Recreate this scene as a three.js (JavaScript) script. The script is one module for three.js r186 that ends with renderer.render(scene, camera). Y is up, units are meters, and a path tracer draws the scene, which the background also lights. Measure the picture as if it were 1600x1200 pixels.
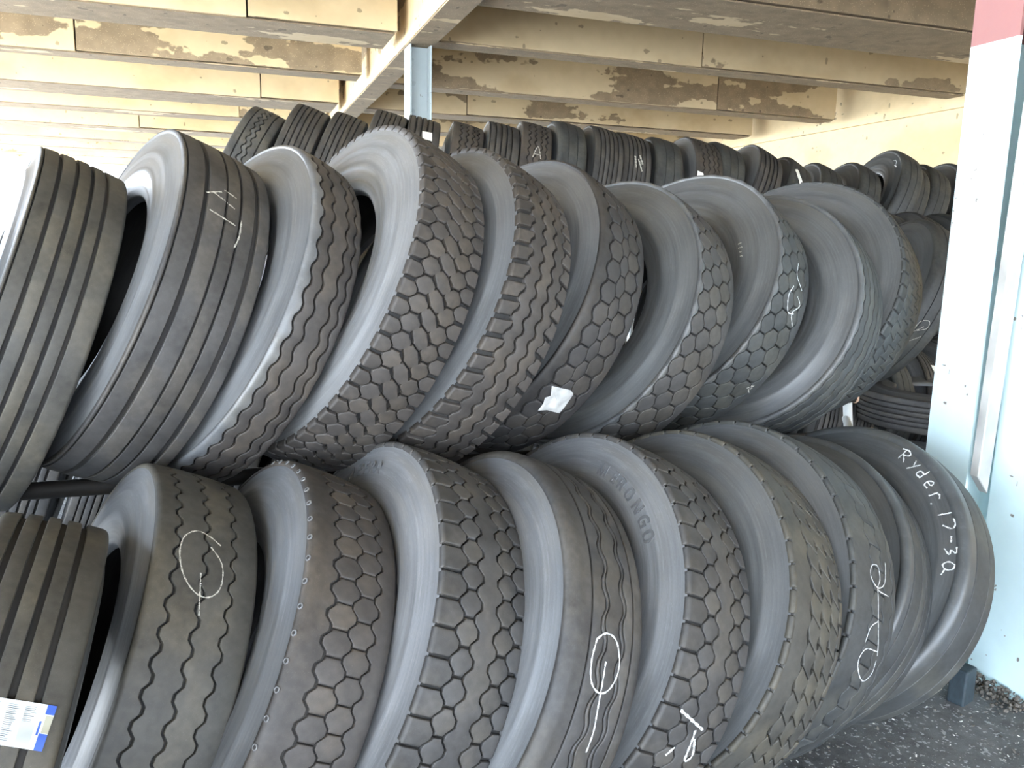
import * as THREE from 'three';
import { mergeGeometries } from 'three/addons/utils/BufferGeometryUtils.js';
import { RoundedBoxGeometry } from 'three/addons/geometries/RoundedBoxGeometry.js';
import { FontLoader } from 'three/addons/loaders/FontLoader.js';
import { TextGeometry } from 'three/addons/geometries/TextGeometry.js';

// World: x runs along the tire rows (to the right), y up, z towards the viewer. Metres. W(x, y, depth) -> world.
const W = (x, y, d) => new THREE.Vector3(x, y, -d);
const R2 = Math.PI / 180;
const scene = new THREE.Scene();

// ---------------------------------------------------------------- camera
const camera = new THREE.PerspectiveCamera(2 * Math.atan(600 / 1277) / R2, 4 / 3, 0.05, 300);
camera.rotation.order = 'YXZ';
camera.position.set(0, 1.532, 0);
camera.rotation.set(-9.82 * R2, -19.0 * R2, 1.29 * R2);
scene.add(camera);

// ---------------------------------------------------------------- renderer, sky, sun
const renderer = new THREE.WebGLRenderer({ antialias: true });
renderer.toneMapping = THREE.LinearToneMapping;
renderer.toneMappingExposure = 5.6;
renderer.shadowMap.enabled = true;
renderer.shadowMap.type = THREE.PCFSoftShadowMap;

function skyTexture() {                                    // pale hazy summer sky, the same all the way round
  const w = 64, h = 64, data = new Float32Array(w * h * 4);
  for (let y = 0; y < h; y++) {
    const e = ((y + 0.5) / h - 0.5) * Math.PI, t = Math.max(0, Math.sin(e));
    const k = Math.pow(1 - t, 2.2);
    const c = [0.50 + 0.50 * k, 0.74 + 0.34 * k, 1.14 + 0.02 * k];
    for (let x = 0; x < w; x++) data.set([...c, 1], (y * w + x) * 4);
  }
  const t = new THREE.DataTexture(data, w, h, THREE.RGBAFormat, THREE.FloatType);
  t.mapping = THREE.EquirectangularReflectionMapping; t.minFilter = t.magFilter = THREE.LinearFilter; t.needsUpdate = true;
  return t;
}
scene.background = scene.environment = skyTexture();
scene.backgroundIntensity = scene.environmentIntensity = 3.3;

const sun = new THREE.DirectionalLight(new THREE.Color(1.0, 0.93, 0.80), 9.0);
sun.name = 'sun';
sun.position.set(-20, 21, 4);
sun.target.position.set(0, 0, -8);
sun.castShadow = true; sun.shadow.mapSize.set(4096, 4096);
Object.assign(sun.shadow.camera, { left: -40, right: 40, top: 40, bottom: -40, near: 1, far: 120 });
scene.add(sun, sun.target);

// ---------------------------------------------------------------- naming helpers
const used = new Map();
function numbered(name) { const n = used.get(name) ?? 0; used.set(name, n + 1); return n ? `${name}_${String(n).padStart(3, '0')}` : name; }
function shade(o) { o.traverse((m) => { if (m.isMesh) { m.castShadow = true; m.receiveShadow = true; } }); return o; }
function tag(o, label, category, group) { o.userData.label = label; o.userData.category = category; if (group) o.userData.group = group; return o; }
function part(name, geo, mat, parent, label) { const m = new THREE.Mesh(geo, mat); m.name = name; if (label) m.userData.label = label; m.castShadow = m.receiveShadow = true; parent.add(m); return m; }
function thing(name, label, category, group) { const g = new THREE.Group(); g.name = numbered(name); tag(g, label, category, group); scene.add(g); return g; }
function struct(name, geo, mat, label) { const m = new THREE.Mesh(geo, mat); m.name = numbered(name); m.userData.kind = 'structure'; if (label) m.userData.label = label; m.castShadow = m.receiveShadow = true; scene.add(m); return m; }

// ---------------------------------------------------------------- noise
function rng(seed) { let a = seed >>> 0; return () => { a = (a + 0x6d2b79f5) >>> 0; let t = Math.imul(a ^ (a >>> 15), 1 | a); t = (t + Math.imul(t ^ (t >>> 7), 61 | t)) ^ t; return ((t ^ (t >>> 14)) >>> 0) / 4294967296; }; }
function lattice(seed, n) { const r = rng(seed), a = new Float32Array(n * n); for (let i = 0; i < a.length; i++) a[i] = r(); return a; }
const LAT = [11, 23, 37, 51, 77].map((s) => lattice(s, 64));
function vnoise(k, x, y, px, py) {                        // periodic value noise
  const L = LAT[k % 5], xi = Math.floor(x), yi = Math.floor(y), fx = x - xi, fy = y - yi, u = fx * fx * (3 - 2 * fx), v = fy * fy * (3 - 2 * fy);
  const w = (a, p) => ((a % p) + p) % p, x0 = w(xi, px), x1 = w(xi + 1, px), y0 = w(yi, py), y1 = w(yi + 1, py), g = (a, b) => L[(b % 64) * 64 + (a % 64)];
  return (g(x0, y0) * (1 - u) + g(x1, y0) * u) * (1 - v) + (g(x0, y1) * (1 - u) + g(x1, y1) * u) * v;
}
function fbm(k, u, v, fx, fy, oct) { let s = 0, a = 0.5, n = 0; for (let o = 0; o < oct; o++) { s += a * vnoise(k + o, u * fx, v * fy, fx, fy); n += a; a *= 0.5; fx = Math.min(fx * 2, 4096); fy *= 2; } return s / n; }
function texture(w, h, f, srgb = true) {
  const data = new Uint8Array(w * h * 4);
  for (let y = 0; y < h; y++) for (let x = 0; x < w; x++) {
    const c = f(x / w, y / h, x, y), o = (y * w + x) * 4;
    for (let i = 0; i < 3; i++) { const q = Math.min(1, Math.max(0, c[i])); data[o + i] = Math.round(255 * (srgb ? (q <= 0.0031308 ? 12.92 * q : 1.055 * Math.pow(q, 1 / 2.4) - 0.055) : q)); }
    data[o + 3] = 255;
  }
  const t = new THREE.DataTexture(data, w, h, THREE.RGBAFormat);
  t.wrapS = t.wrapT = THREE.RepeatWrapping; t.magFilter = THREE.LinearFilter; t.minFilter = THREE.LinearMipmapLinearFilter; t.generateMipmaps = true;
  if (srgb) t.colorSpace = THREE.SRGBColorSpace;
  t.needsUpdate = true; return t;
}
function rep(t, u, v) { const c = t.clone(); c.repeat.set(u, v); c.needsUpdate = true; return c; }
const mix3 = (a, b, t) => [a[0] + (b[0] - a[0]) * t, a[1] + (b[1] - a[1]) * t, a[2] + (b[2] - a[2]) * t];
const sstep = (a, b, x) => { const t = Math.min(1, Math.max(0, (x - a) / (b - a))); return t * t * (3 - 2 * t); };

// ---------------------------------------------------------------- materials
// dusty tread rubber: 0.5 m tile
const rt = rng(5);
const texTread = rep(texture(512, 512, (u, v) => {
  const a = fbm(0, u, v, 5, 5, 5), b = fbm(2, u, v, 40, 40, 2), s = rt();
  const d = 0.62 + 0.55 * (a - 0.5) * 2 * 0.62 + 0.30 * (b - 0.5) + (s > 0.994 ? 0.35 : 0) + (s - 0.5) * 0.10;
  return mix3([0.66 * d, 0.66 * d, 0.67 * d], [0.98 * d, 0.92 * d, 0.82 * d], sstep(0.35, 0.7, fbm(3, u, v, 4, 4, 4)));
}), 2, 2);
// weathered sidewall rubber: u once round = 3 m, v across = 0.2 m; streaks follow the circumference
const texSide = texture(1024, 256, (u, v) => {
  const a = fbm(1, u, v, 10, 40, 3), b = fbm(3, u, v, 26, 8, 4), c = fbm(0, u, v, 6, 3, 4), g = rt();
  const d = 0.66 + 0.26 * (a - 0.5) + 0.30 * (b - 0.5) + 0.34 * (c - 0.5) + (g - 0.5) * 0.10 + (fbm(2, u, v, 60, 90, 2) > 0.72 ? 0.12 : 0) + (g > 0.9985 ? 0.4 : 0);
  return mix3([0.98 * d, 0.99 * d, 1.01 * d], [1.04 * d, 1.0 * d, 0.94 * d], sstep(0.5, 0.72, fbm(4, u, v, 7, 4, 3)));
});
const texRough = texture(256, 256, (u, v) => { const a = 0.55 + 0.5 * (fbm(2, u, v, 8, 8, 4) - 0.5); return [a, a, a]; }, false);
const rubber = (c, rough = 0.62) => new THREE.MeshStandardMaterial({ color: new THREE.Color().setRGB(...c), map: texTread, roughness: rough });
const sidew = (c, rough = 0.4) => new THREE.MeshStandardMaterial({ color: new THREE.Color().setRGB(...c), map: texSide, roughness: rough });
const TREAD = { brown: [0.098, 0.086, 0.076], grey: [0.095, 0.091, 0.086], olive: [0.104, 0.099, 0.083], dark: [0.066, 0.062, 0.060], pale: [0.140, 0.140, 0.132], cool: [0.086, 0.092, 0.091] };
const treadMats = {};
for (const k in TREAD) treadMats[k] = [1, 0.95, 1.05].map((f) => rubber(TREAD[k].map((x) => x * f)));
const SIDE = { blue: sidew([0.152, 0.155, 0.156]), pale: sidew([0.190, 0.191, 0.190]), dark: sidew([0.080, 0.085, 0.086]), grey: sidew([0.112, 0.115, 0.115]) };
const matBase = rubber([0.040, 0.038, 0.036], 0.85);
const matLiner = rubber([0.050, 0.048, 0.046], 0.7);
const chalkAlpha = texture(128, 128, (u, v) => { const a = 0.40 + 0.9 * (fbm(1, u, v, 30, 30, 2) - 0.30); return [a, a, a]; }, false);
const matChalk = new THREE.MeshStandardMaterial({ color: 0xcfd3d2, roughness: 0.95, alphaMap: rep(chalkAlpha, 8, 8), alphaTest: 0.42, side: THREE.DoubleSide });
const matChalkFaint = new THREE.MeshStandardMaterial({ color: 0xb9b7ac, roughness: 0.95, alphaMap: rep(chalkAlpha, 8, 8), alphaTest: 0.5, side: THREE.DoubleSide });

// ---------------------------------------------------------------- the shed
// painted concrete, 4 m x 2 m tile: cream paint that has flaked off in patches over grey-brown concrete
function flaking(seed, bare, paint, under) {
  const r = rng(seed);
  return texture(1024, 512, (u, v) => {
    const e = fbm(seed + 2, u, v, 48, 24, 3), f = 0.62 * fbm(seed, u, v, 4, 7, 6) + 0.38 * fbm(seed + 1, u, v, 2, 5, 3) + 0.10 * (e - 0.5), g = r();
    let c = mix3(paint, paint.map((x, i) => x * [0.86, 0.83, 0.78][i]), sstep(0.4, 0.75, fbm(seed + 3, u, v, 6, 5, 5)));
    c = c.map((x) => x * (0.95 + 0.10 * e));
    const m = sstep(bare - 0.01, bare + 0.01, f), k = under.map((x) => x * (0.7 + 0.6 * fbm(seed + 1, u, v, 40, 26, 4)));
    c = mix3(c, k, 0.92 * m);
    if (m > 0.5 && g > 0.985) c = paint;
    const rim = 1 - Math.min(1, Math.abs(f - bare) / 0.012); if (rim > 0 && e > 0.52) c = c.map((x) => x * (1 - 0.35 * rim));
    if (fbm(seed + 4, u, v, 50, 25, 2) > 0.865) c = c.map((x) => x * 0.55);
    return c;
  });
}
const PAINT = [0.72, 0.575, 0.36], UNDER = [0.27, 0.205, 0.135];
const concrete = (seed, bare) => new THREE.MeshStandardMaterial({ map: flaking(seed, bare, PAINT, UNDER), roughness: 0.9 });
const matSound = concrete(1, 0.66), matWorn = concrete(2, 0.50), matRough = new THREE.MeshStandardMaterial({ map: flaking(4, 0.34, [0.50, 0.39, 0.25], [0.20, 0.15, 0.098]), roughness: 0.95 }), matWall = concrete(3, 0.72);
const SHADED_PAINT = [0.47, 0.375, 0.24];
const matShadePaint = new THREE.MeshStandardMaterial({ map: flaking(3, 0.60, SHADED_PAINT, [0.21, 0.16, 0.105]), roughness: 0.95 }), matShadePaintWorn = new THREE.MeshStandardMaterial({ map: flaking(2, 0.47, [0.52, 0.42, 0.275], [0.20, 0.148, 0.096]), roughness: 0.95 });  // right-bay paint darkened to stand in for shade away from the left light
const matSlab = new THREE.MeshStandardMaterial({ color: new THREE.Color().setRGB(0.5, 0.43, 0.32), roughness: 0.95 });

// box with uv in metres (tile tw x th)
function slab(x0, x1, y0, y1, d0, d1, tw = 4, th = 2, off = 0) {
  const g = new THREE.BoxGeometry(x1 - x0, y1 - y0, d1 - d0), p = g.attributes.position, n = g.attributes.normal, uv = g.attributes.uv;
  g.translate((x0 + x1) / 2, (y0 + y1) / 2, -(d0 + d1) / 2);
  for (let i = 0; i < p.count; i++) {
    const X = p.getX(i), Y = p.getY(i), Z = p.getZ(i);
    if (Math.abs(n.getX(i)) > 0.5) uv.setXY(i, Z / tw + off, Y / th + off * 1.7);
    else if (Math.abs(n.getY(i)) > 0.5) uv.setXY(i, X / tw + off, Z / th + off * 1.7);
    else uv.setXY(i, X / tw + off, Y / th + off * 1.7);
  }
  return g;
}
const EDGE_L = -5.2, BAY2 = 8.46, FRONT = -8, FAR = 26, APRON = -6.5;

// floor: dark trodden asphalt, with the pale yard of the works beyond the open sides
const rf = rng(91);
const texFloor = texture(1024, 1024, (u, v) => {
  const a = fbm(0, u, v, 8, 8, 5), b = fbm(2, u, v, 60, 60, 3), g = rf();
  let d = 0.12 + 0.08 * (a - 0.5) * 2 + 0.09 * (b - 0.5) + 0.04 * (g - 0.5);
  if (fbm(3, u, v, 200, 200, 2) > 0.74) d += 0.20;
  if (g > 0.997) d += 0.25;
  return [d * 0.98, d, d * 0.99];
});
const matFloor = new THREE.MeshStandardMaterial({ map: texFloor, roughness: 0.85, bumpMap: texFloor, bumpScale: 0.006 });
struct('floor', slab(EDGE_L, BAY2 + 0.5, -0.2, 0, FRONT, FAR, 2, 2), matFloor, 'dark asphalt floor with pale grit trodden in');
const texYard = texture(512, 512, (u, v) => { const a = 0.66 + 0.16 * (fbm(1, u, v, 6, 6, 5) - 0.5) + 0.06 * (rf() - 0.5); return [a, a * 0.94, a * 0.80]; });
const matYard = new THREE.MeshStandardMaterial({ map: texYard, roughness: 0.95 });
struct('ground', mergeGeometries([slab(-90, APRON, -0.25, -0.02, -70, 110, 3, 3), slab(EDGE_L, 90, -0.25, -0.02, FAR, 110, 3, 3), slab(BAY2 + 0.5, 90, -0.25, -0.02, FRONT, FAR, 3, 3)]), matYard, 'pale sunlit concrete yard outside the shed');

struct('pavement', mergeGeometries([slab(EDGE_L, 90, -0.25, -0.02, -70, FRONT, 2, 2), slab(APRON, EDGE_L, -0.25, -0.02, -70, 60, 2, 2)]), matFloor, 'dark asphalt apron in front of the shed');
// roof slab, girders, ribs, right wall
struct('ceiling', slab(EDGE_L, BAY2 + 0.5, 4.0, 4.25, FRONT, FAR), matSlab);
const matGirder = matSound, G0 = 1.56, G1 = 1.81, GB = 3.272;
struct('girder', slab(G0, G1, GB, 4.0, FRONT, FAR, 4, 2, 0.37), matWorn, 'concrete girder running into the shed above the steel column');
part('soffit_strip', slab(G0 + 0.01, G1 - 0.01, GB - 0.012, GB, FRONT, FAR, 4, 2, 0.8), matRough, scene.children[scene.children.length - 1]);
struct('girder', slab(BAY2, BAY2 + 0.25, GB, 4.0, FRONT, FAR, 4, 2, 0.11), matSound, 'concrete girder along the top of the right wall');
struct('girder', slab(EDGE_L, EDGE_L + 0.25, GB + 0.12, 4.0, FRONT, FAR, 4, 2, 0.61), matSound);
struct('wall_right', slab(BAY2 + 0.06, BAY2 + 0.5, 0, GB, FRONT, FAR, 4, 2, 0.2), matWall, 'cream painted wall');
const RB = 3.332;
const ribsLeft = [[-7.7, 0.4], [-7.1, 0.4], [-6.5, 0.5], [-4.5, 0.5], [-2.5, 0.7], [-0.5, 0.4], [1.6, 0.7], [3.6, 0.4], [5.55, 0.45], [7.55, 0.66], [9.62, 0.34], [11.68, 0.85], [13.66, 0.5], [15.85, 0.7], [18.1, 0.5], [20.1, 0.6], [22.1, 0.5], [24.2, 0.6]];
const ribsRight = [[-7.7, 0.4], [-7.1, 0.4], [-6.5, 0.5], [-4.5, 0.5], [-2.5, 0.7], [-0.5, 0.4], [1.6, 0.7], [3.6, 0.4], [5.55, 0.9], [7.66, 0.3], [9.88, 0.35], [11.85, 0.5], [13.8, 0.5], [15.85, 0.7], [18.1, 0.5], [20.1, 0.6], [22.1, 0.5], [24.2, 0.6]];
const faceL = { 10: matWorn, 8: matRough }, faceR = { 10: matShadePaintWorn, 8: matRough, 9: matShadePaint, 11: matShadePaintWorn, 12: matShadePaint };
ribsLeft.forEach(([d, w], i) => {
  const joint = [0.2, -1.4, 0.45][i % 3], m = faceL[i] ?? matSound;
  const a = struct('ceiling_rib', slab(EDGE_L + 0.25, joint - 0.008, RB, 4.0, d, d + w, 4, 2, i * 0.23), m);
  part('rib_end', slab(joint + 0.008, G0 - 0.10, RB + 0.012, 4.0, d + 0.006, d + w, 4, 2, i * 0.31 + 0.4), m, a);
  part('soffit_strip', slab(EDGE_L + 0.25, G0 - 0.12, RB - 0.012, RB, d + 0.03, d + w - 0.02, 4, 2, i * 0.17), matRough, a);
});
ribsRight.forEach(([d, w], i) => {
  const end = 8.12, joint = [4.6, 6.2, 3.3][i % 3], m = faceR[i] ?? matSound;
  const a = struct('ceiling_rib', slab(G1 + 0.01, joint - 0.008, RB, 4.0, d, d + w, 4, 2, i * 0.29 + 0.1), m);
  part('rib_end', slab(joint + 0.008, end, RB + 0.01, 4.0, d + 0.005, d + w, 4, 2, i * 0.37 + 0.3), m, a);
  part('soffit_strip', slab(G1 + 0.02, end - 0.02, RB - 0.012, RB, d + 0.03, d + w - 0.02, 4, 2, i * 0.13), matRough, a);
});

// painted steel columns
function steelPaint(seed, base, chips) {
  const r = rng(seed);
  return texture(256, 1024, (u, v) => {
    const a = fbm(seed, u, v, 4, 16, 4), b = fbm(seed + 1, u, v, 20, 80, 3); r();
    let c = base.map((x) => x * (0.9 + 0.2 * a));
    if (b > 0.83 && a > 0.56) c = chips; else if (fbm(seed + 3, u, v, 3, 12, 5) > 0.735) c = c.map((x) => x * 0.85);
    return c;
  });
}
const texSteel = steelPaint(2, [0.60, 0.755, 0.775], [0.20, 0.19, 0.17]);
const matSteelBlue = new THREE.MeshStandardMaterial({ map: texSteel, roughness: 0.5 });
const matRed = new THREE.MeshStandardMaterial({ map: steelPaint(4, [0.26, 0.11, 0.105], [0.50, 0.42, 0.38]), roughness: 0.55 });
const matGreySteel = new THREE.MeshStandardMaterial({ map: steelPaint(1, [0.40, 0.46, 0.48], [0.2, 0.19, 0.17]), roughness: 0.55 });
function hColumn(label, x, d, w, h, y1, red, tw = 0.012, matSteel = matSteelBlue) {            // H section: flanges face left and right, depth w, across h; x, d = left front corner
  const o = thing('steel_column', label, 'column'); o.position.copy(W(x, 0, d));
  const box = (x0, x1, y0, yy, d0, d1) => slab(x0, x1, y0, yy, d0, d1, 0.6, 2.4, x);
  const y = red ?? y1;
  part('flange', box(0, tw, 0, y, 0, w), matSteel, o); part('flange', box(h - tw, h, 0, y, 0, w), matSteel, o);
  part('web', box(tw, h - tw, 0, y, w / 2 - 0.005, w / 2 + 0.005), matSteel, o);
  if (red) {
    const g = mergeGeometries([box(0, tw, y, y1, 0, w), box(h - tw, h, y, y1, 0, w), box(tw, h - tw, y, y1, w / 2 - 0.005, w / 2 + 0.005)]);
    part('painted_top', g, matRed, o, 'dark red painted top of the column');
  }
  part('base_plate', box(-0.03, h + 0.03, 0, 0.015, -0.03, w + 0.03), matSteel, o);
  return o;
}
hColumn('slim pale blue steel column under the concrete girder, behind the back row', 1.58, 7.59, 0.26, 0.2, GB, null, 0.014, matGreySteel);
hColumn('white and pale blue steel column with a dark red top, right of the tires', 2.46, 2.14, 0.19, 0.19, 4.0, 2.235);
hColumn('pale cyan steel column cut by the right edge, in front of the red-topped column', 2.547, 1.835, 0.277, 0.25, 4.0, null, 0.014);
{ // white batten leaning in the gap between the two columns
  const o = thing('wooden_batten', 'white painted batten with a slanted foot leaning between the two right columns', 'batten');
  const s = new THREE.Shape([[0, 0.06], [0.05, 0], [0.062, 2.6], [0.0, 2.6]].map((p) => new THREE.Vector2(...p)));
  const g = new THREE.ExtrudeGeometry(s, { depth: 0.03, bevelEnabled: true, bevelSize: 0.003, bevelThickness: 0.003, bevelSegments: 1 });
  const m = new THREE.MeshStandardMaterial({ color: new THREE.Color().setRGB(0.82, 0.82, 0.78), roughness: 0.6, map: texRough });
  part('board', g, m, o);
  o.position.copy(W(2.452, 0.70, 2.118)); o.rotation.set(0, 0, -1.6 * R2);
}
{ // dark steel plate above the slim column
  const o = struct('trim_1', slab(1.585, 1.67, GB + 0.005, 3.95, 7.40, 7.535, 1, 1), new THREE.MeshStandardMaterial({ color: 0x6b5a3c, roughness: 0.8, map: texRough }), 'rusty plate hanging above the column');
}

// ---------------------------------------------------------------- tires
const tri = (p) => { p -= Math.floor(p); return p < 0.5 ? 4 * p - 1 : 3 - 4 * p; };            // -1 at 0, +1 at 0.5
const wave = (b, p) => (b.A ?? 0) * Math.max(-1, Math.min(1, (b.k ?? 1) * tri(p + (b.ph ?? 0))));
function gridGeo(rows, uvs, closed) {                    // rows: arrays of [x, y, z]
  const n = rows.length, m = rows[0].length, pos = [], uv = [], idx = [];
  for (let i = 0; i < n; i++) for (let j = 0; j < m; j++) { pos.push(...rows[i][j]); uv.push(...uvs[i][j]); }
  for (let i = 0; i < n - 1; i++) for (let j = 0; j < m - 1; j++) { const a = i * m + j, b = a + 1, c = a + m, d = c + 1; idx.push(a, c, b, b, c, d); }
  const g = new THREE.BufferGeometry();
  g.setAttribute('position', new THREE.Float32BufferAttribute(pos, 3)); g.setAttribute('uv', new THREE.Float32BufferAttribute(uv, 2)); g.setIndex(idx);
  g.computeVertexNormals();
  if (closed) { const N = g.attributes.normal; for (let j = 0; j < m; j++) { const a = j, b = (n - 1) * m + j, v = new THREE.Vector3(N.getX(a) + N.getX(b), N.getY(a) + N.getY(b), N.getZ(a) + N.getZ(b)).normalize(); N.setXYZ(a, v.x, v.y, v.z); N.setXYZ(b, v.x, v.y, v.z); } }
  return g;
}
// tread element between two boundary curves; phi in radians, z across. s: the tire's sizes
function element(s, f0, f1, zl, zr, o) {
  const { R, hw, d, c } = s, closed = o.closed, n = o.n ?? 4, rows = [], uvs = [];
  const rT = (z) => R - 0.006 * (z / hw) * (z / hw);
  const cf = Math.min(c / R, (f1 - f0) * 0.2);
  const list = [];
  if (!closed) list.push([f0, -d], [f0, -c]);
  for (let i = 0; i <= n; i++) { let f = f0 + (f1 - f0) * i / n; if (!closed) { if (i === 0) f = f0 + cf; if (i === n) f = f1 - cf; } list.push([f, 0]); }
  if (!closed) list.push([f1, -c], [f1, -d]);
  for (const [f, h] of list) {
    const L = o.left ? -hw : zl(f), Rr = o.right ? hw : zr(f), row = [], ur = [], cols = [];
    const er = Math.min(s.edge ?? 0.008, (Rr - L) * 0.35), D = s.drop, e2 = Math.min(er * 0.75, D * 0.6), cw = Math.min(c, (Rr - L) * 0.3);
    if (o.left) cols.push([-hw + 0.012, -D - 0.012], [-hw - 0.002, -D - 0.002], [-hw, -e2], [-hw + er * 0.35, -er * 0.22], [-hw + er, 0]);
    else cols.push([L, -d], [L, -c * 0.8], [L + cw, 0]);
    cols.push([(L + Rr) / 2, 0]);
    if (o.right) cols.push([hw - er, 0], [hw - er * 0.35, -er * 0.22], [hw, -e2], [hw + 0.002, -D - 0.002], [hw - 0.012, -D - 0.012]);
    else cols.push([Rr - cw, 0], [Rr, -c * 0.8], [Rr, -d]);
    for (let [z, hz] of cols) {
      let hh = Math.min(hz, h);
      if (h < 0 && !closed) { if (z < -hw + 0.004 && hz < -0.003) z += h <= -d ? 0.014 : c; if (z > hw - 0.004 && hz < -0.003) z -= h <= -d ? 0.014 : c; }
      const r = rT(Math.max(-hw, Math.min(hw, z))) + hh, a = f + (o.slant ?? 0) * (z - (L + Rr) / 2) / R;
      row.push([r * Math.cos(a), r * Math.sin(a), z]); ur.push([R * a + (o.du ?? 0), z + hh + (o.dv ?? 0)]);
    }
    rows.push(row); uvs.push(ur);
  }
  return gridGeo(rows, uvs, closed);
}
function lathe(profile, seg, vscale = 5) {                 // profile: [r, z] round the axle (z)
  const rows = [], uvs = [];
  for (let i = 0; i <= seg; i++) { const a = 2 * Math.PI * i / seg; let l = 0; rows.push(profile.map(([r, z]) => [r * Math.cos(a), r * Math.sin(a), z])); uvs.push(profile.map(([r, z], j) => { if (j) l += Math.hypot(r - profile[j - 1][0], z - profile[j - 1][1]); return [i / seg, l * vscale]; })); }
  const g = gridGeo(rows, uvs, true); return g;
}
const flipZ = (p) => p.map(([r, z]) => [r, -z]).reverse();
function sidewallProfile(s) {                              // from bead heel to shoulder on the far (+z) side
  const { R, hw, bulge } = s, b = bulge, k = R / 0.505, P = [];
  P.push([0.286 * k, hw - 0.022], [0.289 * k, hw - 0.004], [0.297 * k, hw + 0.002 * b], [0.306 * k, hw + 0.003 * b], [0.313 * k, hw + 0.007 * b], [0.319 * k, hw + 0.0065 * b]);
  for (let i = 0; i <= 14; i++) {
    const t = i / 14, r = (0.325 + 0.128 * t) * k;
    let z = hw + b * (0.008 + 0.010 * Math.sin(Math.PI * Math.pow(t, 0.8)) - 0.006 * t);
    if (s.rings && (i === 10 || i === 11)) z += 0.0030; if (s.rings && i === 13) z += 0.0015; if (s.rings && i === 4) z += 0.003;
    P.push([r, z]);
  }
  P.push([R - 0.036, hw + 0.0006], [R - 0.024, hw - 0.0006], [R - s.drop - 0.003, hw - 0.0015]);
  return P;
}
const casings = new Map();
function casing(s) {
  const key = [s.R, s.hw, s.d, s.bulge, s.rings, s.drop].join();
  if (!casings.has(key)) {
    const P = sidewallProfile(s), k = s.R / 0.505, hw = s.hw, seg = s.seg ?? 96;
    casings.set(key, {
      far: lathe(P.slice().reverse(), seg), near: lathe(flipZ(P).reverse(), seg),
      base: lathe([[s.R - s.drop - 0.003, -hw + 0.0015], [s.R - s.drop - 0.004, -hw + 0.008], [s.R - s.d - 0.002, -hw + 0.018], [s.R - s.d + 0.002, 0], [s.R - s.d - 0.002, hw - 0.018], [s.R - s.drop - 0.004, hw - 0.008], [s.R - s.drop - 0.003, hw - 0.0015]].reverse(), seg),
      liner: lathe([[0.286 * k, -hw + 0.022], [0.300 * k, -hw + 0.026], [0.345 * k, -hw + 0.012], [0.40 * k, -hw + 0.008], [0.445 * k, -hw + 0.018], [0.468 * k, -hw + 0.05], [0.474 * k, 0], [0.468 * k, hw - 0.05], [0.445 * k, hw - 0.018], [0.40 * k, hw - 0.008], [0.345 * k, hw - 0.012], [0.300 * k, hw - 0.026], [0.286 * k, hw - 0.022]], seg),
    });
  }
  return casings.get(key);
}
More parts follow.
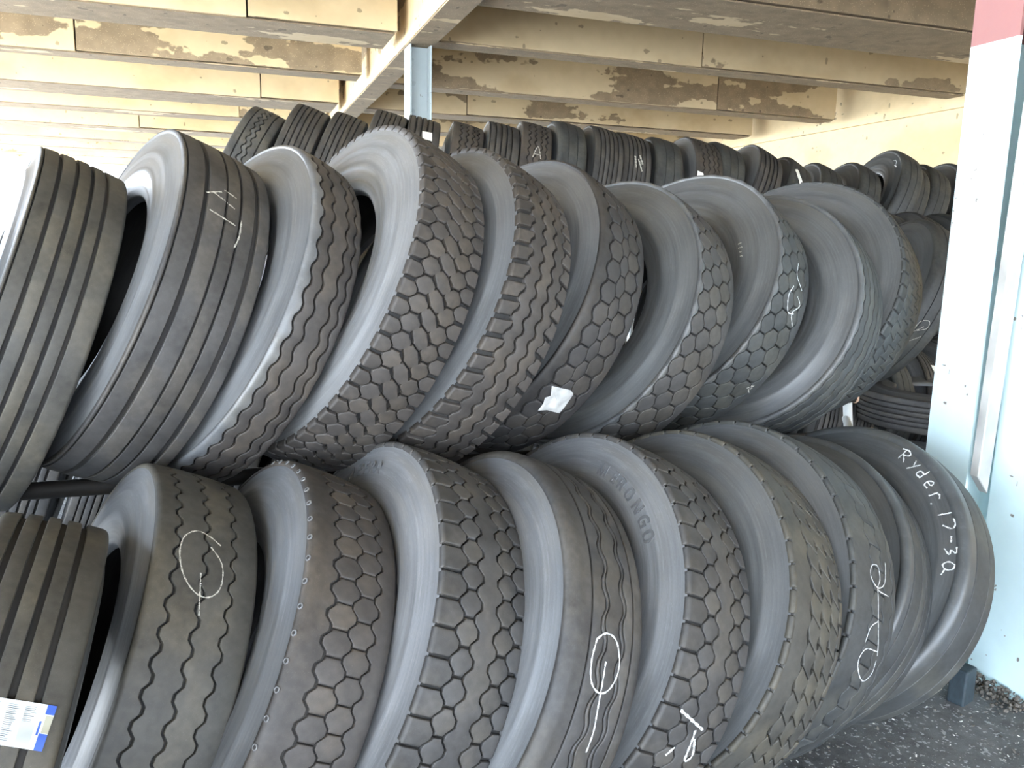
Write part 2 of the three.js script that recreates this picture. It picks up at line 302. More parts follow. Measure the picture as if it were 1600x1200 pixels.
// local frame: +y up the wheel plane, +z along the axle to the far side, origin at the lowest point
function place(o, t) {
  const az = t.az * R2, el = t.el * R2, a = new THREE.Vector3(Math.sin(az) * Math.cos(el), Math.sin(el), -Math.cos(az) * Math.cos(el));
  const u = new THREE.Vector3(0, 1, 0).addScaledVector(a, -a.y).normalize(), x = new THREE.Vector3().crossVectors(u, a);
  o.quaternion.setFromRotationMatrix(new THREE.Matrix4().makeBasis(x, u, a));
  o.position.copy(W(...t.c)).addScaledVector(u, -t.R);
}
const VIS0 = 68, VIS1 = 232;                               // degrees of the round that face the viewer
function tire(t) {
  const s = { R: t.R, hw: t.w / 2, d: t.d ?? 0.011, c: t.c2 ?? 0.0022, bulge: t.bulge ?? 1, rings: t.rings ?? true, edge: t.edge ?? 0.008, seg: t.seg, drop: t.drop ?? Math.max(0.010, (t.edge ?? 0.008) * 0.9) };
  const o = thing('truck_tire', t.label, 'tire', t.group), C = casing(s), mats = treadMats[t.tread ?? 'grey'], side = SIDE[t.side ?? 'blue'];
  const put = (name, g, m, parent = o, label) => part(name, g, m, parent, label);
  const sw = put('sidewall', C.near, side), sf = put('sidewall', C.far, side), belt = put('tread', C.base, matBase), li = put('inner_liner', C.liner, matLiner);
  for (const m of [sw, sf, belt, li]) m.position.y = s.R;
  const N = t.N ?? 44, step = 2 * Math.PI / N, B = t.bounds, n = B.length, rest = [];
  for (let i = 0; i <= n; i++) {
    const row = t.rows?.[i] ?? {}, lb = B[i - 1], rb = B[i];
    const zl = lb ? (f) => lb.z * s.hw + wave(lb, f / step) + lb.g / 2 : null, zr = rb ? (f) => rb.z * s.hw + wave(rb, f / step) - rb.g / 2 : null;
    const opt = { left: i === 0, right: i === n };
    const mat = (k) => (row.plain ? side : mats[k % 3]);
    if (!row.cross) {
      const wavy = (lb?.A || rb?.A), per = wavy ? 8 : 0;
      put('tread_rib', element(s, 0, 2 * Math.PI, zl, zr, { ...opt, closed: true, n: per ? N * per : (t.ribSeg ?? 144), dv: i * 0.13 }), mat(i), belt);
    } else {
      const every = row.cross.every ?? 1, span = step * every, ph = (row.cross.ph ?? 0) * step, g = row.cross.g / s.R / 2;
      const geos = [0, 1, 2].map((q) => element(s, ph + g, ph + span - g, zl, zr, { ...opt, n: 8 * every, slant: row.cross.slant ?? 0, du: q * 0.17, dv: i * 0.11 + q * 0.23 }));
      for (let k = 0; k < N / every; k++) {
        const a = k * span, mid = ((a + ph + span / 2) / R2 + 360) % 360, q = (k * 7 + i * 3) % 3;
        if (mid > VIS0 && mid < VIS1 && !t.merged) { const m = put('tread_block', geos[q], mat((k * 5 + i * 2 + ((k * k) >> 2)) % 3), belt); m.rotation.z = a; }
        else rest.push(geos[q].clone().rotateZ(a));
      }
    }
  }
  if (rest.length) { const m = put('tread_remainder', mergeGeometries(rest), mats[0], belt); m.userData.kind = 'stuff'; }
  place(o, t);
  return { o, s, sw, belt, t };
}
// chalk: strokes on the tread [[deg, z], ...] or on the near sidewall [[deg, r], ...]
function chalk(T, strokes, where, width = 0.005, mat = matChalk) {
  const { s } = T, geos = [];
  strokes.forEach((pts, si) => {
    const cv = new THREE.CatmullRomCurve3(pts.map(([a, b]) => new THREE.Vector3(a * R2 * s.R, b, 0)), false, 'centripetal');
    const n = Math.max(6, Math.round(cv.getLength() / 0.006)), rows = [], uvs = [], P = cv.getSpacedPoints(n);
    for (let i = 0; i <= n; i++) {
      const p = P[i], q = P[Math.min(n, i + 1)], e = P[Math.max(0, i - 1)], tx = q.x - e.x, ty = q.y - e.y, l = Math.hypot(tx, ty) || 1, w = width * (0.42 + 0.16 * Math.sin(i * 1.7 + si));
      const at = (sx) => { const a = (p.x + sx * -ty / l * w) / s.R, b = p.y + sx * tx / l * w; if (where === 'tread') { const r = s.R - 0.006 * (b / s.hw) * (b / s.hw) + 0.0012; return [r * Math.cos(a), r * Math.sin(a), b]; } return [b * Math.cos(a), b * Math.sin(a), -sideZ(s, b) - 0.0015]; };
      rows.push([at(-1), at(1)]); uvs.push([[p.x * 3 + si, p.y * 3], [p.x * 3 + si, p.y * 3 + 0.03]]);
    }
    geos.push(gridGeo(rows, uvs, false));
  });
  return part('chalk_mark', mergeGeometries(geos), mat, where === 'tread' ? T.belt : T.sw, 'white chalk writing');
}
function sideZ(s, r) { const P = sidewallProfile(s); for (let i = 0; i < P.length - 1; i++) if (r >= P[i][0] && r <= P[i + 1][0]) return P[i][1] + (P[i + 1][1] - P[i][1]) * (r - P[i][0]) / (P[i + 1][0] - P[i][0]); return s.hw; }
const font = await new FontLoader().loadAsync('fonts/droid/droid_sans_bold.typeface.json');
function raised(T, text, deg0, r, size, mat, dir = 1) {     // letters moulded on the near sidewall, one after the other
  let a = deg0 * R2;
  for (const ch of text) {
    if (ch !== ' ') {
      const g = new TextGeometry(ch, { font, size, depth: 0.0025, curveSegments: 4, bevelEnabled: true, bevelSize: 0.0006, bevelThickness: 0.0006, bevelSegments: 1 });
      g.computeBoundingBox(); const w = g.boundingBox.max.x; g.translate(-w / 2, 0, 0);
      g.rotateY(Math.PI);                                   // reads from the near side
      g.translate(0, r, 0); g.rotateZ(a - Math.PI / 2); g.translate(0, 0, -sideZ(T.s, r + size / 2) + 0.001);
      part('letter', g, mat, T.sw);
      a += dir * (w + size * 0.28) / r;
    } else a += dir * size * 0.6 / r;
  }
}
function decal(T, quad, mat, name, label, lift = 0.0025, nu = 8, nv = 8) {  // sheet lying on the tread: quad corners [deg, z] in order
  const { s } = T, rows = [], uvs = [];
  for (let i = 0; i <= nu; i++) { const row = [], ur = []; for (let j = 0; j <= nv; j++) {
    const u = i / nu, v = j / nv, L = (k) => quad[0][k] * (1 - u) * (1 - v) + quad[1][k] * u * (1 - v) + quad[2][k] * u * v + quad[3][k] * (1 - u) * v, a = L(0) * R2, z = L(1);
    const r = s.R - 0.006 * (z / s.hw) * (z / s.hw) + lift + 0.0018 * Math.sin(u * 7 + v * 3) * Math.sin(v * 9); row.push([r * Math.cos(a), r * Math.sin(a), z]); ur.push([u, v]);
  } rows.push(row); uvs.push(ur); }
  return part(name, gridGeo(rows, uvs, false), mat, T.belt, label);
}

// tread kinds -------------------------------------------------
const ribs = (zs, g = 0.007) => zs.map((z) => ({ z, g }));
const zig = (zs, A, k, g, ph = 0) => zs.map((z) => ({ z, A, k, g, ph }));
const honey = (zs, A, g, k = 2) => zs.map((z, i) => ({ z, A: i % 2 ? -A : A, k, g }));
const K = {
  ribU1: { bounds: [{ z: -0.93, g: 0.003 }, ...ribs([-0.56, -0.19, 0.16, 0.5], 0.009)], N: 24 },
  ribU2: { bounds: [{ z: -0.92, g: 0.003 }, { z: -0.5, g: 0.012 }, { z: -0.05, g: 0.005 }, { z: 0.28, g: 0.005 }, { z: 0.66, g: 0.013 }], N: 24, edge: 0.007 },
  zigU3: { bounds: zig([-0.66, -0.24, 0.34, 0.70], 0.0045, 2, 0.005), rows: [{ plain: true }], N: 46, edge: 0.009 },
  lugU4: { N: 64, d: 0.014, drop: 0.017, edge: 0.006, bounds: [{ z: -0.64, A: 0.007, k: 2, g: 0.0042 }, { z: -0.22, A: -0.008, k: 2, g: 0.0042 }, { z: 0.22, A: 0.008, k: 2, g: 0.0042 }, { z: 0.62, A: -0.007, k: 2, g: 0.0042 }], rows: [{ cross: { ph: 0, g: 0.0095 } }, { cross: { ph: 0.5, g: 0.0038 } }, { cross: { ph: 0, g: 0.004, slant: 0.5 } }, { cross: { ph: 0.5, g: 0.0038 } }, { cross: { ph: 0, g: 0.010 } }] },
  lugU5: { N: 60, d: 0.013, drop: 0.016, edge: 0.006, bounds: [{ z: -0.52, A: 0.006, k: 2, g: 0.004 }, { z: -0.12, A: 0.0055, k: 2, g: 0.007 }, { z: 0.30, A: 0.0055, k: 2, g: 0.007, ph: 0.1 }, { z: 0.66, A: 0.006, k: 2, g: 0.004 }], rows: [{ cross: { ph: 0.25, g: 0.012, slant: -0.25 } }, {}, {}, {}, { cross: { ph: 0.25, g: 0.012, slant: 0.25 } }] },
  mixU6: { N: 46, d: 0.010, edge: 0.010, bounds: [{ z: -0.62, A: 0.006, k: 2, g: 0.008 }, { z: -0.14, A: -0.004, k: 2, g: 0.0025 }, { z: 0.16, A: 0.004, k: 2, g: 0.0025 }, { z: 0.64, A: -0.007, k: 2, g: 0.007 }], rows: [{}, { cross: { ph: 0.5, g: 0.004 } }, { cross: { ph: 0, g: 0.003 } }, { cross: { ph: 0.5, g: 0.005 } }, {}] },
  hexU7: { N: 42, d: 0.012, edge: 0.006, bounds: honey([-0.88, -0.42, 0.10, 0.62], 0.0075, 0.0045, 2), rows: [{ plain: true }, { cross: { ph: 0.5, g: 0.005 } }, { cross: { ph: 0, g: 0.005 } }, { cross: { ph: 0.5, g: 0.005 } }, {}] },
  waveU9: { bounds: zig([-0.80, -0.42, -0.02, 0.38, 0.74], 0.0032, 2, 0.006), rows: [{ plain: true }], N: 50, edge: 0.014 },
  worn10: { N: 60, d: 0.005, edge: 0.008, bounds: [{ z: -0.60, A: 0.003, k: 2, g: 0.003 }, { z: -0.2, A: 0.006, k: 2, g: 0.0025 }, { z: 0.25, A: -0.006, k: 2, g: 0.0025 }, { z: 0.62, A: 0.006, k: 2, g: 0.0025 }], rows: [{ cross: { ph: 0, g: 0.008 } }, { cross: { ph: 0.5, g: 0.0025, slant: 0.3 } }, { cross: { ph: 0, g: 0.0025 } }, { cross: { ph: 0.5, g: 0.0025 } }, {}] },
  ribL0: { bounds: ribs([-0.60, -0.22, 0.14, 0.52], 0.011), N: 24, edge: 0.01 },
  zigL1: { bounds: [{ z: -0.60, A: 0.0058, k: 2, g: 0.005 }, { z: -0.06, A: 0.0058, k: 2, g: 0.005 }, { z: 0.48, A: 0.0058, k: 2, g: 0.004 }], N: 54, edge: 0.009 },
  hexL2: { N: 58, d: 0.008, edge: 0.016, bounds: [{ z: -0.42, A: 0.007, k: 2, g: 0.0065 }, { z: 0.08, A: 0.007, k: 2, g: 0.004, ph: 0.5 }, { z: 0.54, A: 0.007, k: 2, g: 0.0045 }], rows: [{}, { cross: { ph: 0.5, g: 0.0025 } }, { cross: { ph: 0, g: 0.0025 } }, {}] },
  lugL3: { N: 54, d: 0.012, drop: 0.012, edge: 0.007, bounds: [{ z: -0.52, A: 0.0075, k: 2, g: 0.005 }, { z: -0.16, A: -0.0075, k: 2, g: 0.005 }, { z: 0.32, A: 0.0075, k: 2, g: 0.005 }, { z: 0.68, A: -0.0075, k: 2, g: 0.005 }], rows: [{ cross: { ph: 0, g: 0.006 } }, { cross: { ph: 0.5, g: 0.005 } }, {}, { cross: { ph: 0.5, g: 0.005 } }, { cross: { ph: 0, g: 0.008 } }] },
  chainL4: { bounds: [{ z: -0.46, g: 0.004 }, { z: -0.16, A: 0.005, k: 2, g: 0.003, ph: 0 }, { z: -0.06, A: 0.005, k: 2, g: 0.003, ph: 0.06 }, { z: 0.32, A: 0.005, k: 2, g: 0.003 }, { z: 0.42, A: 0.005, k: 2, g: 0.003, ph: 0.06 }, { z: 0.68, g: 0.004 }], N: 36, d: 0.008, edge: 0.024 },
  diaL6: { N: 52, d: 0.011, edge: 0.008, bounds: [{ z: -0.90, g: -0.006 }, { z: -0.38, A: 0.004, k: 2, g: 0.0045 }, { z: 0.04, A: 0.004, k: 2, g: 0.0025 }, { z: 0.44, A: 0.004, k: 2, g: 0.0025 }, { z: 0.80, A: 0.003, k: 2, g: 0.003 }], rows: [{ cross: { ph: 0.5, g: 0.006 } }, {}, { cross: { ph: 0.5, g: 0.0035, slant: 0.75 } }, { cross: { ph: 0.5, g: 0.0035, slant: 0.75 } }, { cross: { ph: 0.5, g: 0.0035, slant: 0.75 } }, { cross: { ph: 0.25, g: 0.006 } }] },
  wornL7: { N: 50, d: 0.007, edge: 0.012, bounds: [{ z: -0.90, g: -0.006 }, { z: -0.25, A: 0.006, k: 2, g: 0.003 }, { z: 0.25, A: 0.006, k: 2, g: 0.003 }, { z: 0.72, A: -0.005, k: 2, g: 0.003 }], rows: [{ cross: { ph: 0.5, g: 0.006 } }, {}, { cross: { ph: 0.5, g: 0.0025, slant: 0.2 } }, {}, {}] },
  ribL8: { bounds: ribs([-0.62, -0.1, 0.22, 0.58], 0.004), rows: [{ plain: true }], N: 24, d: 0.006, edge: 0.022 },
  baldL9: { bounds: ribs([-0.45, 0.4], 0.0025), rows: [{ plain: true }], N: 24, d: 0.005, edge: 0.03 },
};
const up = 'tires on the upper rail of the near rack', low = 'tires leaning on the floor in the near row';
// name, centre [x, y, depth], axle azimuth and tilt, radius, tread width, kind ...
const U = [
  { c: [-0.557, 1.267, 2.558], az: 74.4, el: -21.6, R: 0.492, w: 0.212, ...K.ribU1, tread: 'olive', side: 'grey', group: up, label: 'straight-ribbed tire cut by the left edge, leftmost of the upper row' },
  { c: [-0.247, 1.323, 2.571], az: 70.6, el: -23.6, R: 0.503, w: 0.240, ...K.ribU2, tread: 'grey', side: 'blue', group: up, label: 'straight-ribbed tire with chalk strokes 1A on its tread, upper row' },
  { c: [0.006, 1.312, 2.569], az: 68.9, el: -25.5, R: 0.515, w: 0.155, ...K.zigU3, tread: 'brown', side: 'blue', group: up, label: 'narrow round-shouldered tire with four fine zigzag grooves, upper row' },
  { c: [0.325, 1.357, 2.522], az: 72.8, el: -25.0, R: 0.526, w: 0.210, ...K.lugU4, tread: 'brown', side: 'pale', group: up, label: 'tallest tire of the upper row, jagged bright shoulder lugs and five rows of blocks' },
  { c: [0.596, 1.319, 2.535], az: 73.1, el: -25.3, R: 0.517, w: 0.204, ...K.lugU5, tread: 'brown', side: 'blue', group: up, label: 'upper row tire with toothed shoulders and two wavy grooves between plain ribs' },
  { c: [0.883, 1.317, 2.655], az: 72.0, el: -28.0, R: 0.515, w: 0.206, ...K.mixU6, tread: 'dark', side: 'blue', group: up, label: 'dark upper row tire with a torn white paper label on its tread' },
  { c: [1.240, 1.271, 2.681], az: 69.9, el: -25.6, R: 0.501, w: 0.195, ...K.hexU7, tread: 'grey', side: 'grey', group: up, label: 'upper row tire with a wide grey sidewall and honeycomb tread, beside the labelled one' },
  { c: [1.607, 1.318, 2.794], az: 70.1, el: -29.1, R: 0.507, w: 0.210, ...K.hexU7, tread: 'cool', side: 'grey', group: up, label: 'upper row tire with chalk scrawl over its honeycomb tread' },
  { c: [1.936, 1.257, 2.765], az: 65.9, el: -23.4, R: 0.488, w: 0.202, ...K.waveU9, tread: 'cool', side: 'grey', group: up, label: 'small upper row tire with wavy ribs, nested in front of the last large one' },
  { c: [2.198, 1.318, 2.885], az: 66.1, el: -27.6, R: 0.511, w: 0.215, ...K.worn10, tread: 'cool', side: 'grey', group: up, label: 'last upper row tire on the right, large ringed sidewall with a finely toothed edge' },
];
const L = [
  { c: [-0.501, 0.491, 1.704], az: 85.3, el: -18.8, R: 0.495, w: 0.200, ...K.ribL0, tread: 'olive', side: 'dark', group: low, label: 'wide-grooved ribbed tire with a white and blue paper label, bottom left corner' },
  { c: [-0.284, 0.497, 2.010], az: 78.1, el: -24.2, R: 0.495, w: 0.226, ...K.zigL1, tread: 'olive', side: 'pale', group: low, label: 'lower tire with three thin zigzag grooves and a faint chalk loop' },
  { c: [0.003, 0.498, 1.952], az: 80.7, el: -27.6, R: 0.504, w: 0.217, ...K.hexL2, tread: 'brown', side: 'blue', group: low, label: 'lower tire with a line of small holes along its shoulder' },
  { c: [0.289, 0.515, 1.951], az: 79.7, el: -26.2, R: 0.514, w: 0.228, ...K.lugL3, tread: 'grey', side: 'pale', group: low, label: 'lower tire with worn raised letters and deep hexagonal blocks either side of a plain rib' },
  { c: [0.568, 0.501, 1.892], az: 81.3, el: -25.6, R: 0.505, w: 0.215, ...K.chainL4, tread: 'grey', side: 'blue', group: low, label: 'lower tire with two chain-like grooves, marked with a chalk loop and tail' },
  { c: [0.844, 0.513, 1.933], az: 77.7, el: -27.2, R: 0.515, w: 0.228, ...K.lugL3, tread: 'grey', side: 'blue', group: low, label: 'lower tire with blotchy worn lettering and bright chalk strokes over its tread blocks' },
  { c: [1.145, 0.507, 1.957], az: 77.4, el: -26.2, R: 0.508, w: 0.214, ...K.diaL6, tread: 'olive', side: 'grey', group: low, label: 'lower tire with diamond-shaped tread blocks and notched shoulders' },
  { c: [1.393, 0.505, 2.039], az: 75.2, el: -23.1, R: 0.505, w: 0.217, ...K.wornL7, tread: 'cool', side: 'grey', group: low, label: 'worn lower tire with chalk figures joined by a line' },
  { c: [1.625, 0.462, 2.125], az: 74.9, el: -36.9, R: 0.497, w: 0.205, ...K.ribL8, tread: 'cool', side: 'dark', group: low, label: 'dusty worn ribbed tire, second from the right end of the lower row' },
  { c: [1.897, 0.467, 2.140], az: 80.6, el: -31.2, R: 0.497, w: 0.193, ...K.baldL9, tread: 'cool', side: 'dark', bulge: 0.7, group: low, label: 'last lower tire by the columns, bald tread and chalk writing on its sidewall' },
];
const TU = U.map(tire), TL = L.map(tire);
// two unseen tires added left of the frame to shade the rows beside them
tire({ c: [-1.12, 1.27, 2.56], az: 74, el: -22, R: 0.495, w: 0.205, ...K.ribU1, tread: 'grey', side: 'grey', group: up, merged: true, label: 'unseen straight-ribbed tire added beyond the left edge to shade the upper row' });
tire({ c: [-0.90, 0.50, 1.75], az: 84, el: -20, R: 0.5, w: 0.205, ...K.ribL0, tread: 'grey', side: 'grey', group: low, merged: true, label: 'unseen wide-grooved tire added beyond the left edge to shade the lower row' });

chalk(TU[1], [[[139.3, -0.046], [142.2, 0.015]], [[140.8, -0.062], [137.7, -0.023]], [[136.3, -0.016], [137.6, 0.018]], [[146.6, -0.048], [148.1, 0.022]], [[145.3, 0.036], [151.4, 0.036], [155.5, 0.029]]], 'tread', 0.0045, matChalkFaint);
chalk(TL[1], [[[122.1, 0.023], [119.8, -0.005], [119.0, -0.03], [121.2, -0.054], [125.1, -0.063], [129.5, -0.059], [133.8, -0.043], [136.8, -0.015], [137.0, 0.008], [134.8, 0.027], [130.5, 0.032], [126.9, 0.025], [123.2, 0.001]], [[131.2, -0.015], [138.3, -0.009], [141.7, -0.005]]], 'tread', 0.0032, matChalkFaint);
chalk(TL[4], [[[154.0, -0.033], [152.1, -0.009], [152.8, 0.018], [157.3, 0.037], [161.5, 0.036], [165.1, 0.017], [165.7, -0.004], [163.9, -0.028], [159.1, -0.039], [154.0, -0.033]], [[158.5, -0.001], [165.4, 0.002], [171.0, 0.008], [174.0, 0.013], [179.5, 0.015]]], 'tread', 0.0042);
chalk(TL[5], [[[180.6, -0.067], [183.9, 0.028]], [[184.4, 0.004], [192.9, 0.027], [191.4, 0.039], [186.6, 0.016]], [[192.5, -0.042], [189.9, -0.03]]], 'tread', 0.007);
chalk(TL[7], [[[151.9, 0.046], [158.7, 0.028], [160.4, -0.008], [157.5, -0.041], [154.3, -0.031], [154.0, -0.001], [157.8, 0.005], [160.7, -0.008], [161.9, 0.051]], [[160.7, -0.008], [169.6, 0.007], [179.7, 0.045]], [[169.9, 0.008], [172.1, -0.023], [176.8, -0.033]], [[178.5, 0.038], [178.7, -0.023], [182.3, -0.036], [186.8, -0.001], [187.9, 0.03], [185.3, 0.051], [181.1, 0.047]]], 'tread', 0.0030);
chalk(TU[7], [[[157.9, 0.004], [163.6, -0.002], [167.8, 0.046]], [[169.1, -0.013], [174.2, -0.029], [179.8, -0.002], [178.6, 0.033]], [[171.5, 0.025], [173.7, 0.054], [179.0, 0.021], [183.1, 0.055]]], 'tread', 0.0045);
chalk(TU[7], [[[210, 0.070], [212.6, 0.050]], [[210.4, 0.058], [211.6, 0.074], [212.2, 0.060], [213.5, 0.082]]], 'tread', 0.004, matChalkFaint);
chalk(TU[7], [[[147, 0.352], [148, 0.366]], [[150, 0.350], [151, 0.368]], [[153, 0.352], [154, 0.364]], [[156, 0.354], [157, 0.366]]], 'side', 0.006, matChalkFaint);
{ // chalk words along the last tire's sidewall; letters drawn with simple strokes (u along, v out from the bead)
  const glyph = {
    R: [[[0.05, 0], [0.05, 1]], [[-0.25, 0.9], [0.3, 1.02], [0.6, 0.8], [0.35, 0.55], [0.08, 0.5]], [[0.2, 0.5], [0.65, 0]]],
    y: [[[0, 0.75], [0.2, 0.35]], [[0.5, 0.75], [0.05, -0.2]]],
    d: [[[0.5, 1], [0.5, 0.05]], [[0.5, 0.5], [0.1, 0.5], [0.05, 0.1], [0.5, 0.1]]],
    e: [[[0.05, 0.4], [0.5, 0.45], [0.35, 0.75], [0.05, 0.45], [0.15, 0.08], [0.55, 0.12]]],
    r: [[[0.1, 0], [0.1, 0.7]], [[0.1, 0.5], [0.3, 0.72], [0.6, 0.6]]],
    '.': [[[0.1, 0.02], [0.2, 0.04]]],
    1: [[[0.15, 0], [0.2, 1]]],
    7: [[[0, 0.95], [0.45, 1], [0.7, 0.75], [0.35, 0.1]]],
    '-': [[[0, 0.5], [0.45, 0.45]]],
    3: [[[0, 0.9], [0.45, 0.85], [0.2, 0.5], [0.55, 0.4], [0.1, 0.02]]],
    0: [[[0.2, 0.95], [0, 0.5], [0.25, 0.1], [0.55, 0.3], [0.5, 0.8], [0.2, 0.95]], [[0.5, 0.3], [1.0, 0.1]]],
  };
  const at = [['R', 107, 0.428], ['y', 114.0, 0.428], ['d', 118.8, 0.426], ['e', 124.8, 0.426], ['r', 131, 0.424], ['.', 134.6, 0.420], ['1', 140.4, 0.428], ['7', 144, 0.430], ['-', 150.8, 0.434], ['3', 155.2, 0.432], ['0', 161, 0.428]];
  const strokes = [];
  for (const [ch, a, r] of at) for (const st of glyph[ch]) strokes.push(st.map(([u, v]) => [a + u * 5.6, r - 0.004 + v * 0.039]));
  chalk(TL[9], strokes, 'side', 0.0048);
}
// moulded lettering, half worn away
raised(TL[3], 'AEFRA', 58, 0.415, 0.034, SIDE.pale, 1);
raised(TL[5], 'MERONGO', 94, 0.395, 0.036, SIDE.blue, 1);
// paper labels
{
  const cv = document.createElement('canvas'); cv.width = 256; cv.height = 192; const x = cv.getContext('2d'), r = rng(3);
  x.fillStyle = '#b9bfbe'; x.fillRect(0, 0, 256, 192); x.fillStyle = '#2f4f9c'; x.fillRect(232, 0, 24, 70); x.fillRect(232, 150, 24, 42); x.fillRect(224, 60, 6, 60);
  x.fillStyle = '#8f8d7c'; x.fillRect(236, 72, 20, 74);
  for (let c = 0; c < 4; c++) for (let k = 0; k < 20; k++) { x.fillStyle = ['#5f6568', '#7d8283', '#4a4f54'][k % 3]; x.save(); x.translate(40 + c * 46, 20 + k * 8); x.fillRect(0, 0, 14 + 18 * r(), 3.5); x.restore(); }
  x.fillStyle = '#9da29f'; x.fillRect(176, 20, 40, 90);
  const t = new THREE.CanvasTexture(cv); t.colorSpace = THREE.SRGBColorSpace;
  decal(TL[0], [[135.7, -0.062], [136.5, 0.081], [144.3, 0.077], [143.1, -0.054]], new THREE.MeshStandardMaterial({ map: t, roughness: 0.6, side: THREE.DoubleSide }), 'paper_label', 'white paper label printed in grey with blue corners');
  const torn = texture(128, 128, (u, v) => { const a = 0.46 + 0.4 * (fbm(2, u, v, 5, 5, 4) - 0.5); return [a, a, a * 0.97]; });
  const mt = new THREE.MeshStandardMaterial({ map: torn, roughness: 0.55, side: THREE.DoubleSide });
  const q = [[208.4, -0.050], [206.3, 0.012], [207.2, 0.036], [212.5, 0.042], [215.4, 0.045], [216.8, 0.004], [218.3, -0.024], [215.2, -0.028], [213.2, -0.038], [211.4, -0.032]], T = TU[5], n = q.length;
  const rows = [], uvs = [], ctr = [212, 0.004];
  for (let k = 0; k <= 6; k++) { const row = [], ur = []; for (let i = 0; i <= n; i++) { const p = q[i % n], s = k / 6, a = (ctr[0] + (p[0] - ctr[0]) * s) * R2, z = ctr[1] + (p[1] - ctr[1]) * s, rr = T.s.R - 0.006 * (z / T.s.hw) ** 2 + 0.003 + 0.003 * s * Math.sin(i * 2.3 + k); row.push([rr * Math.cos(a), rr * Math.sin(a), z]); ur.push([a * 3, z * 9]); } rows.push(row); uvs.push(ur); }
  part('paper_label', gridGeo(rows, uvs, false), mt, T.belt, 'torn crumpled white paper label');
}
{ // little drilled holes with raised rims along the shoulder of the third lower tire
  const T = TL[2], tor = new THREE.TorusGeometry(0.0052, 0.0018, 6, 12), disc = new THREE.CylinderGeometry(0.0045, 0.0045, 0.002, 12).rotateX(Math.PI / 2);
  for (let k = 0; k < 58; k++) {
    const a = k * 2 * Math.PI / 58; if (a / R2 < VIS0 || a / R2 > VIS1) continue;
    const r = T.s.R - 0.013, z = -T.s.hw + 0.0005, q = new THREE.Object3D(); q.position.set(r * Math.cos(a), r * Math.sin(a), z); q.lookAt(r * Math.cos(a) + 0.3 * Math.cos(a), r * Math.sin(a) + 0.3 * Math.sin(a), z - 0.6); 
    const m = part('shoulder_hole', tor, SIDE.pale, T.belt), e = part('shoulder_hole', disc, matBase, T.belt);
    for (const p of [m, e]) { p.position.copy(q.position); p.quaternion.copy(q.quaternion); }
  }
}

// ---------------------------------------------------------------- the back row on its own rack
const back = 'tires along the back rack';
const protoDefs = [
  { ...K.ribU1, tread: 'grey', side: 'blue' }, { bounds: ribs([-0.6, -0.3, 0.0, 0.3, 0.62], 0.006), N: 24, tread: 'grey', side: 'grey' },
  { bounds: [{ z: -0.55, g: 0.006 }, ...zig([-0.18, 0.12], 0.006, 2, 0.006), { z: 0.55, g: 0.006 }], N: 50, tread: 'pale', side: 'pale' },
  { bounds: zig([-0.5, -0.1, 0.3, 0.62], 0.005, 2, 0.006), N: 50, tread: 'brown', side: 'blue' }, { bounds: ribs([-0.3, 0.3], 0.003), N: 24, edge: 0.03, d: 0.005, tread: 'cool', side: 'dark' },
];
const protos = [];
// x and y of the top of the near shoulder, kind, label
const BD = 5.0, B = [
  [0.170, 2.250, 2, 'dusty back row tire with two zigzag grooves, leftmost of its row'], [0.407, 2.282, 1, 'back row tire with a rounded pale shoulder, second from the left'], [0.621, 2.254, 1, 'back row tire with five straight grooves, third from the left'],
  [0.852, 2.282, 1, 'back row tire peeping over the tallest toothed tire, beside the steel column'], [1.039, 2.264, 0, 'back row tire with a white sticker, in front of the slim column'], [1.304, 2.245, 3, 'back row tire with jagged grooves, just right of the slim column'],
  [1.523, 2.259, 0, 'back row tire with dark straight grooves above the wavy-grooved toothed tire'], [1.732, 2.273, 3, 'brownish back row tire with faint chalk at its foot'], [1.941, 2.292, 4, 'pale smooth back row tire with a bright shoulder, tallest of the middle'],
  [2.189, 2.278, 1, 'dark back row tire with five close grooves, right of the pale smooth one'], [2.385, 2.250, 1, 'back row tire with white smears over its ribs'], [2.617, 2.236, 4, 'plain worn back row tire right of the smeared one'],
  [2.881, 2.250, 3, 'back row tire with faint wavy tread and a scrap of white paper in front'], [3.089, 2.236, 4, 'short worn back row tire with a peaked outline'], [3.407, 2.231, 0, 'dark leaning back row tire, peak nearest the right beam end'], [3.682, 2.170, 4, 'low dark back row tire with a white strip stuck on it'],
];
const placeB = (o, x, y, d, az, el, R, w) => {
  const a = new THREE.Vector3(Math.sin(az * R2) * Math.cos(el * R2), Math.sin(el * R2), -Math.cos(az * R2) * Math.cos(el * R2)), u = new THREE.Vector3(0, 1, 0).addScaledVector(a, -a.y).normalize();
  const c = W(x, y, d).addScaledVector(u, -(R - 0.006)).addScaledVector(a, w / 2);
  place(o, { c: [c.x, c.y, -c.z], az, el, R }); return c;
};
const TB = [];
B.forEach(([x, y, k, label], i) => {
  const az = 98 + (i % 4), el = [-23, -20, -20, -16, -14, -14, -12, -12, -12, -13, -13, -13, -14, -20, -28, -34][i], R = 0.5, w = 0.182; let T;
  if (!protos[k]) { T = tire({ c: [0, 1, 5], az, el, R, w, ...protoDefs[k], label, group: back, merged: true }); protos[k] = T; }
  else { const o = protos[k].o.clone(); o.name = numbered('truck_tire'); o.userData = { label, category: 'tire', group: back }; scene.add(o); T = { ...protos[k], o, belt: o.children[2], sw: o.children[0] }; }
  placeB(T.o, x, y, BD, az, el, R, w); TB.push(T);
});
